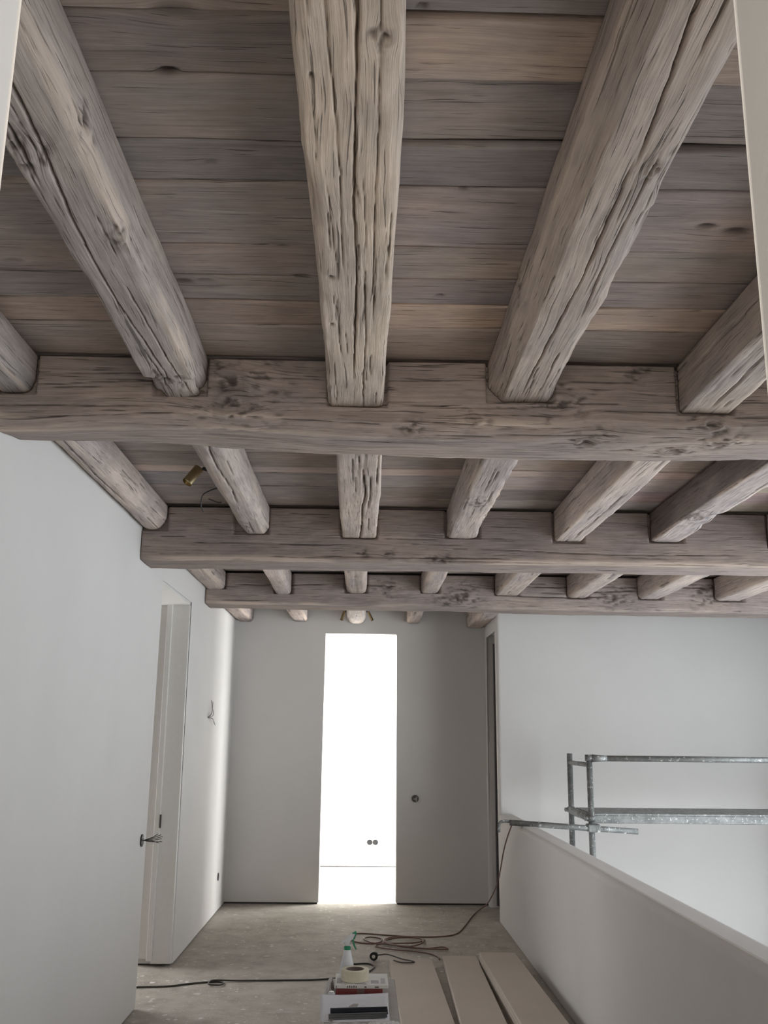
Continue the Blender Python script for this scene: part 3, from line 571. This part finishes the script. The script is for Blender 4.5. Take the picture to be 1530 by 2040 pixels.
tag(obj('wire_stub', bm, WIRE, smooth=True), 'short black wire end sticking out of the joist behind the dangling wire', 'wire')

# ------------------------------------------------------------------ scaffold in the stairwell
def galv():
    t = NT('spattered_galvanised'); g = t.n('ShaderNodeTexCoord').outputs['Object']
    a = t.noise(g, 9, 4, .65); b = t.noise(g, 38, 4, .7)
    c = t.mix(t.ramp(a, .35, .65), (.17, .175, .17, 1), (.28, .285, .275, 1)); c = t.mix(t.ramp(b, .58, .66, 0, .9), c, (.70, .69, .66, 1))
    t.l(c, t.b.inputs['Base Color']); t.b.inputs['Roughness'].default_value = .55
    t.l(t.ramp(b, .58, .66, .55, .0), t.b.inputs['Metallic']); t.l(t.bump(b, .002), t.b.inputs['Normal']); return t.m
GALV = galv()
sc_ = empty('scaffold_tower', (1.83, 8.35, -2.8), 'grey spattered scaffold tower standing in the stairwell behind the parapet', 'scaffold')
def part(name, bm, mat, par=None, smooth=True, label=None):
    o = obj(name, bm, mat, None, False); rel(o, par or sc_)
    if smooth:
        for p_ in o.data.polygons: p_.use_smooth = len(p_.vertices) == 4
    if label: o['label'] = label
    return o
SX, SYA, SYB, SX2 = 1.835, 8.78, 8.02, 4.05
for xx in (SX, SX2):
    for yy in (SYA, SYB):
        bm = bmesh.new(); cyl(bm, (xx, yy, -2.798), (xx, yy, 1.478), .0242, n=20); part('post', bm, GALV)
    for zz in (1.40, .975, -.6, -2.2):
        bm = bmesh.new(); cyl(bm, (xx, SYB+.02, zz), (xx, SYA-.02, zz), .019, n=14); part('transom', bm, GALV)
bm = bmesh.new(); cyl(bm, (SX+.02, SYB-.012, 1.452), (SX+.14, SYB-.012, 1.452), .031, .024, n=18); cyl(bm, (SX+.14, SYB-.012, 1.452), (SX2, SYB-.012, 1.452), .0235, n=18); cyl(bm, (SX-.034, SYB-.0, 1.455), (SX+.03, SYB-.012, 1.455), .026, n=18); part('guard_rail', bm, GALV)
bm = bmesh.new(); box(bm, SX+.03, SX2, SYB+.03, SYA-.05, 1.005, 1.022); box(bm, SX+.03, SX2, SYB+.03, SYB+.055, .945, 1.006); box(bm, SX+.03, SX2, SYA-.075, SYA-.05, .945, 1.006)
bevel_sel(bm, lambda e: True, .003, 1); part('deck', bm, GALV, smooth=False, label='spattered platform deck')
for yy, zz in ((SYB, .985), (SYA, 1.0)):
    bm = bmesh.new(); cyl(bm, (SX, yy, zz-.022), (SX, yy, zz+.022), .034, n=18); cyl(bm, (SX-.055, yy-.01, zz), (SX-.02, yy, zz), .018, n=10); part('coupler', bm, GALV)
# loose tube lying on the parapet, clamped in front of the post, with a bent hook end
TY = SYB-.052
bm = bmesh.new()
cyl(bm, (1.17, TY, .952), (2.19, TY, .892), .0225, n=18)
tube(bm, [(1.20, TY, .957), (1.135, TY, .963), (1.098, TY, .955), (1.087, TY, .93), (1.085, TY, .878)], .0115, 10, 6); part('hooked_tube', bm, GALV)
bm = bmesh.new(); box(bm, SX-.045, SX+.055, TY-.03, SYB+.03, .885, .945); bevel_sel(bm, lambda e: True, .010, 2)
cyl(bm, (SX+.05, TY-.02, .915), (SX+.085, TY-.02, .915), .010, n=10); part('coupler', bm, GALV, smooth=False)
bm = bmesh.new(); cyl(bm, (SX-.02, SYB+.015, .99), (SX-.01, SYA-.01, 1.0), .03, n=16); part('deck_bearer', bm, GALV)

# ------------------------------------------------------------------ boards on the floor
def mdf():
    t = NT('dusty_mdf'); g = t.n('ShaderNodeTexCoord').outputs['Object']
    a = t.noise(g, 2.2, 4, .6); b = t.noise(g, 90, 3, .6)
    c = t.mix(t.ramp(a, .3, .7), (.455, .395, .335, 1), (.51, .445, .38, 1)); c = t.mix(t.ramp(b, .4, .7, 0, .2), c, (.48, .43, .37, 1))
    t.l(c, t.b.inputs['Base Color']); t.b.inputs['Roughness'].default_value = .8; return t.m
MDF = mdf()
def board(x0f, x1f, x0n, x1n, yf, yn, z0, z1, label, group):
    bm = bmesh.new(); vs = []
    for z in (z0, z1): vs.append([bm.verts.new((x, y, z)) for x, y in ((x0n, yn), (x1n, yn), (x1f, yf), (x0f, yf))])
    a, b = vs; bm.faces.new(a[::-1]); bm.faces.new(b)
    for i in range(4): bm.faces.new((a[i], a[(i+1) % 4], b[(i+1) % 4], b[i]))
    bmesh.ops.bevel(bm, geom=bm.edges[:], offset=.0015, segments=1, affect='EDGES')
    tag(obj('fibreboard', bm, MDF), label, 'board', group)
T_ = .0205
def stack(n, lf, rf, ln, rn, yf, names, what):
    for k in range(n):
        d = random.uniform(-.004, .004) if k < n-1 else 0
        board(lf+d, rf+d, ln+d, rn+d, yf+d, 5.2, .004+k*.0217, .004+k*.0217+T_, f'{names[k]} brown fibreboard {what}', 'fibreboards on the floor')
stack(2, .209, .517, .253, .544, 7.47, ['lower', 'upper'], 'of the pair nearest the boxes on the floor')
stack(3, .597, .838, .552, .812, 7.49, ['bottom', 'middle', 'top'], 'of the middle stack of three on the floor')
stack(5, .852, 1.106, .876, 1.136, 7.40, ['bottom', 'second from bottom', 'third from bottom', 'fourth from bottom', 'top'], 'of the thick stack along the parapet')

# ------------------------------------------------------------------ cables on the floor
BROWN = flat('reddish_cable', (.175, .095, .072), .5); DARKC = flat('dark_cable', (.040, .034, .030), .5)
def z_(pts, z=.006): return [(x, y, z) for x, y in pts]
bm = bmesh.new()
coil = [(1.215, 8.05, .94), (1.19, 8.06, .90), (1.17, 8.3, .72), (1.18, 8.75, .42), (1.18, 9.2, .22), (1.17, 9.55, .09), (1.13, 9.72, .02), (1.03, 9.45, .007), (.93, 9.05, .006), (.80, 8.62, .006), (.62, 8.50, .006), (.40, 8.50, .006), (.20, 8.56, .006), (.0, 8.62, .006), (-.09, 8.52, .006), (-.07, 8.33, .006), (.04, 8.22, .006), (.15, 8.26, .006), (.17, 8.40, .007),
        (.08, 8.45, .010), (.03, 8.36, .012), (.10, 8.22, .010), (.25, 8.20, .012), (.42, 8.22, .012), (.52, 8.32, .012), (.44, 8.42, .012), (.30, 8.40, .013), (.20, 8.28, .014), (.27, 8.14, .014), (.40, 8.08, .014), (.50, 8.22, .017), (.48, 8.36, .018), (.36, 8.42, .018), (.22, 8.36, .019), (.20, 8.20, .018),
        (.33, 8.06, .014), (.50, 8.02, .010), (.64, 8.08, .010), (.68, 8.02, .008), (.60, 7.99, .012), (.46, 8.00, .016), (.30, 8.07, .018), (.18, 8.16, .016), (.12, 8.10, .010), (.22, 8.00, .009), (.38, 7.92, .012), (.52, 7.86, .008), (.585, 7.74, .007), (.585, 7.66, .007)]
tube(bm, coil, .0055, 8, 6)
tag(obj('extension_cord', bm, BROWN, smooth=True), 'thin reddish-brown cable coiled on the floor and running up to the parapet', 'cable')
bm = bmesh.new()
tube(bm, [(-2.2, 6.80, .006), (-1.6, 6.80, .006), (-1.40, 6.82, .006), (-1.25, 6.84, .006), (-1.1, 6.92, .006), (-.95, 6.97, .006), (-.90, 6.93, .007), (-.92, 6.86, .010), (-.99, 6.87, .014), (-.97, 6.96, .016), (-.80, 6.99, .008), (-.5, 7.02, .006), (-.25, 7.05, .006), (.0, 7.18, .006), (.10, 7.40, .006), (.06, 7.52, .006), (-.06, 7.50, .006)], .0055, 8, 6)
tag(obj('power_cable', bm, DARKC, smooth=True), 'dark cable with a small loop running across the floor from the left door', 'cable')
pl = empty('cable_plug', (.10, 7.62, 0), 'black round plug with a short lead beside the single board', 'plug')
bm = bmesh.new(); cyl(bm, (.100, 7.615, .034), (.108, 7.650, .036), .030, .026, n=24); rel(obj('plug_body', bm, BLACK), pl)
bm = bmesh.new(); cyl(bm, (.0995, 7.613, .034), (.099, 7.611, .034), .013, n=20); cyl(bm, (.093, 7.613, .034), (.090, 7.593, .034), .003, n=8); cyl(bm, (.107, 7.613, .034), (.104, 7.593, .034), .003, n=8); rel(tag(obj('plug_face', bm, flat('pale_plug', (.70, .68, .64), .5)), 'pale plug face with two pins'), pl)
bm = bmesh.new(); tube(bm, [(.110, 7.647, .036), (.15, 7.645, .040), (.19, 7.60, .054), (.235, 7.52, .060), (.30, 7.44, .055), (.37, 7.38, .054), (.38, 7.34, .054), (.30, 7.33, .054), (.24, 7.39, .056)], .0045, 8, 6); rel(obj('lead', bm, DARKC, smooth=True), pl)

# ------------------------------------------------------------------ the carton with tools
CARD = flat('grey_plastic_crate', (.33, .31, .285), .6); WHITE = flat('white_card', (.62, .605, .57), .6, noise_amt=.05, scale=18)
RED = flat('dark_red_print', (.20, .035, .032), .5, noise_amt=.2); PAPER = flat('white_paper', (.66, .66, .69), .7, noise_amt=.01)
CZ = .440                                     # top of the crate
cr = empty('storage_crate', (0, 4.6, 0), 'grey crate used as a table for tools at the bottom of the view', 'crate')
bm = bmesh.new(); box(bm, -.140, .165, 3.95, 5.14, .002, CZ-.03); bevel_sel(bm, lambda e: True, .012, 2); rel(obj('crate_body', bm, CARD), cr)
bm = bmesh.new(); box(bm, -.148, .173, 3.94, 5.15, CZ-.03, CZ); bevel_sel(bm, lambda e: True, .006, 2); rel(obj('lid', bm, CARD), cr)
# white box with a red front
bx = empty('cardboard_box', (-.01, 4.88, CZ), 'flat white box with a red front under the tape roll', 'box')
bm = boxbm(-.108, .106, 4.785, 4.985, CZ+.001, CZ+.042, bev=.002); rel(obj('red_sleeve', bm, RED), bx)
bm = bmesh.new(); box(bm, -.114, .132, 4.772, 4.992, CZ+.0425, CZ+.058); bevel_sel(bm, lambda e: True, .0015, 1); rel(obj('box_lid', bm, WHITE), bx)
INK = flat('dark_print', (.10, .085, .08), .6); GREYP = flat('grey_print', (.34, .34, .36), .6); LZ = CZ+.058
bm = bmesh.new()
for k in range(5): box(bm, -.058+k*.010, -.0525+k*.010, 4.7712, 4.7726, LZ-.012, LZ-.005+.002*(k % 2))
box(bm, .022, .032, 4.7712, 4.7726, LZ-.012, LZ-.006); box(bm, .07, .088, 4.7712, 4.7726, LZ-.012, LZ-.006); box(bm, -.108, -.104, 4.7712, 4.7726, LZ-.013, LZ-.004); rel(tag(obj('printed_marks', bm, INK), kind='stuff'), bx)
for a in ((.052, .088, 4.80, 4.86), (.098, .118, 4.80, 4.90), (-.105, -.080, 4.80, 4.90), (-.02, .03, 4.785, 4.80)):
    bm = bmesh.new(); box(bm, *a, LZ-.0002, LZ+.0005); rel(obj('label_patch', bm, GREYP), bx)
bm = boxbm(-.012, .022, 4.7835, 4.786, CZ+.002, CZ+.0415); rel(obj('tape_strip', bm, flat('brown_tape', (.16, .085, .07), .4)), bx)
# tape roll
TAPE = flat('cream_masking_tape', (.60, .555, .43), .6, noise_amt=.04); TIN = flat('cardboard_core', (.16, .135, .11), .8)
tr = empty('tape_roll', (-.022, 4.86, LZ), 'cream roll of masking tape lying on the white and red box', 'tape')
bm = bmesh.new(); lathe(bm, [(.043, .001), (.064, .001), (.065, .003), (.065, .047), (.064, .049), (.043, .049), (.043, .001)], (-.022, 4.86, LZ+.0005), 40); rel(obj('tape_winding', bm, TAPE), tr)
bm = bmesh.new(); lathe(bm, [(.0395, .0015), (.0428, .0015), (.0428, .0485), (.0395, .0485), (.0395, .0015)], (-.022, 4.86, LZ+.0005), 32); rel(obj('core', bm, TIN), tr)
# spray bottle behind the box
WB = flat('white_plastic', (.62, .63, .65), .35, noise_amt=.01); GRN = flat('green_plastic', (.02, .22, .115), .35, noise_amt=.02)
BXc, BYc, BZ = -.062, 5.060, CZ
sb = empty('spray_bottle', (BXc, BYc, BZ), 'white spray bottle with green collar and trigger behind the tape roll', 'bottle')
bm = bmesh.new(); lathe(bm, [(.0, .001), (.040, .001), (.044, .006), (.043, .02), (.033, .075), (.022, .122), (.016, .150), (.014, .155), (.013, .168)], (BXc, BYc, BZ), 28); rel(obj('bottle_body', bm, WB, smooth=True), sb)
bm = bmesh.new(); lathe(bm, [(.013, .150), (.0168, .150), (.0168, .168), (.012, .168)], (BXc, BYc, BZ), 24); rel(tag(obj('collar', bm, GRN), 'green collar'), sb)
def prism(pts, y0, y1, bev=.003):
    bm = extrude_poly([(BXc+a, BZ+b) for a, b in pts], y1-y0, 'y', BYc+y0)
    bmesh.ops.recalc_face_normals(bm, faces=bm.faces)
    bmesh.ops.bevel(bm, geom=bm.edges[:], offset=bev, segments=2, affect='EDGES'); return bm
rel(obj('spray_head', prism([(-.014, .168), (.010, .168), (.011, .188), (.031, .203), (.038, .226), (.020, .222), (-.004, .204), (-.030, .186), (-.031, .178), (-.014, .182)], -.010, .010), WB), sb)
rel(tag(obj('nozzle', prism([(.027, .200), (.035, .197), (.045, .226), (.040, .236), (.020, .2245), (.037, .222)], -.008, .008, .001), GRN), 'green nozzle and cap'), sb)
rel(tag(obj('trigger', prism([(.022, .197), (.031, .199), (.033, .182), (.040, .164), (.046, .152), (.042, .150), (.033, .160), (.025, .178)], -.006, .006, .0015), GRN), 'green trigger'), sb)
# crumpled plastic bag at the left
def crumple(name, x0, x1, y0, y1, z0, h, seed, mat, n=26):
    g = np.linspace(0, 1, n); A, B = np.meshgrid(g, g, indexing='ij')
    env = np.clip(np.minimum(np.minimum(A, 1-A), np.minimum(B, 1-B))*5, 0, 1)**.6
    Z = z0+h*env*(.55+.3*np.abs(noise(A*4, B*4, seed, 3))+.25*noise(A*9, B*9, seed+3, 2))
    X = x0+(x1-x0)*A+.006*noise(A*7, B*7, seed+5, 2); Y = y0+(y1-y0)*B+.006*noise(A*7, B*7, seed+8, 2)
    me = bpy.data.meshes.new(name); idx = lambda i, j: i*n+j
    me.from_pydata(np.stack([X, Y, np.maximum(Z, z0)], -1).reshape(-1, 3).tolist(), [], [(idx(i, j), idx(i+1, j), idx(i+1, j+1), idx(i, j+1)) for i in range(n-1) for j in range(n-1)])
    o = link_mesh(name, me, mat); md = o.modifiers.new('thick', 'SOLIDIFY'); md.thickness = .0012; md.offset = 1; return o
BAG = flat('white_film', (.60, .595, .58), .35, noise_amt=.05)
tag(crumple('plastic_bag', -.156, -.124, 4.80, 5.00, CZ+.001, .050, 11, BAG), 'crumpled white plastic bag left of the white and red box', 'bag')
bm = bmesh.new(); lathe(bm, [(.0, .001), (.016, .001), (.016, .026), (.014, .030), (.011, .030), (.011, .035), (.0, .035)], (-.127, 4.752, CZ), 22, 1, .9); tag(obj('plastic_pot', bm, WB), 'small white plastic pot in front of the crumpled bag', 'pot')
# curled paper sheet leaning up at the back
n = 18; vs, fs = [], []
prof = [(4.400, CZ+.0015), (4.46, CZ+.0022), (4.54, CZ+.006), (4.60, CZ+.013), (4.65, CZ+.022), (4.685, CZ+.036)]
prof = catmull([(0, a, b) for a, b in prof], 5)
for i, q in enumerate(prof):
    for j in range(n):
        u = j/(n-1); vs.append((-.176+.305*u+.014*(1-i/len(prof))*(1-u), q.y+.012*u-.004*math.sin(u*6), q.z+.004*(abs(u-.5)*2)**3*(i/len(prof))+.004*u*(i/len(prof))))
for i in range(len(prof)-1):
    for j in range(n-1): fs.append((i*n+j, i*n+j+1, (i+1)*n+j+1, (i+1)*n+j))
me = bpy.data.meshes.new('paper_sheet'); me.from_pydata(vs, [], fs); o = link_mesh('paper_sheet', me, PAPER)
for p_ in me.polygons: p_.use_smooth = True
md = o.modifiers.new('thick', 'SOLIDIFY'); md.thickness = .0012
tag(o, 'blank white sheet curling up against the white and red box', 'paper')
# dark metal straightedge profiles on the paper
def bar(x0, y0, x1, y1, z0, wd, hh, mat, name, label, group=None):
    d = Vector((x1-x0, y1-y0, 0)); a = math.atan2(d.y, d.x); L = d.length
    bm = bmesh.new(); box(bm, 0, L, -wd/2, wd/2, 0, hh*.25); box(bm, 0, L, wd/2-.004, wd/2, hh*.2, hh); box(bm, 0, L, -.003, .003, hh*.2, hh*.7)
    bmesh.ops.rotate(bm, verts=bm.verts, matrix=Matrix.Rotation(a, 3, 'Z')); bmesh.ops.translate(bm, verts=bm.verts, vec=(x0, y0, z0))
    tag(obj(name, bm, mat), label, 'metal strip', group)
BLUEB = flat('blue_black_metal', (.022, .026, .034), .35, .4); DGREY = flat('dark_grey_metal', (.11, .112, .115), .4, .6)
bar(-.122, 4.475, .122, 4.505, CZ+.0085, .028, .024, BLUEB, 'metal_profile', 'blue-black channel profile lying along the front of the white sheet')
bar(-.128, 4.430, .118, 4.460, CZ+.0070, .020, .015, DGREY, 'metal_profile', 'dark grey metal profile in front of the blue-black one')
bm = bmesh.new()
for q, r_, h_ in (((-.118, 4.405), .010, .004), ): lathe(bm, [(0, 0), (r_, 0), (r_, h_), (r_*.5, h_), (r_*.5, .001)], (q[0], q[1], CZ+.006), 16)
tag(obj('washer', bm, STEEL), 'small shiny steel ring left in front of the dark profiles', 'ring')
bm = extrude_poly([(-.045, 4.497), (-.008, 4.503), (-.004, 4.538), (-.012, 4.541), (-.026, 4.540)], .003, 'z', CZ+.034); tag(obj('card_scrap', bm, flat('greyish_card', (.34, .32, .30), .7)), 'grey scrap of card stuck on the blue-black profile', 'scrap')
tag(crumple('plastic_film', .045, .168, 4.24, 4.375, CZ+.001, .026, 23, BAG), 'crumpled white film at the right front of the crate', 'film')
tag(crumple('wrapping_film', -.138, .030, 4.20, 4.375, CZ+.001, .018, 29, flat('grey_film', (.36, .345, .33), .4, noise_amt=.2)), 'crumpled greyish film at the left front of the crate', 'film')
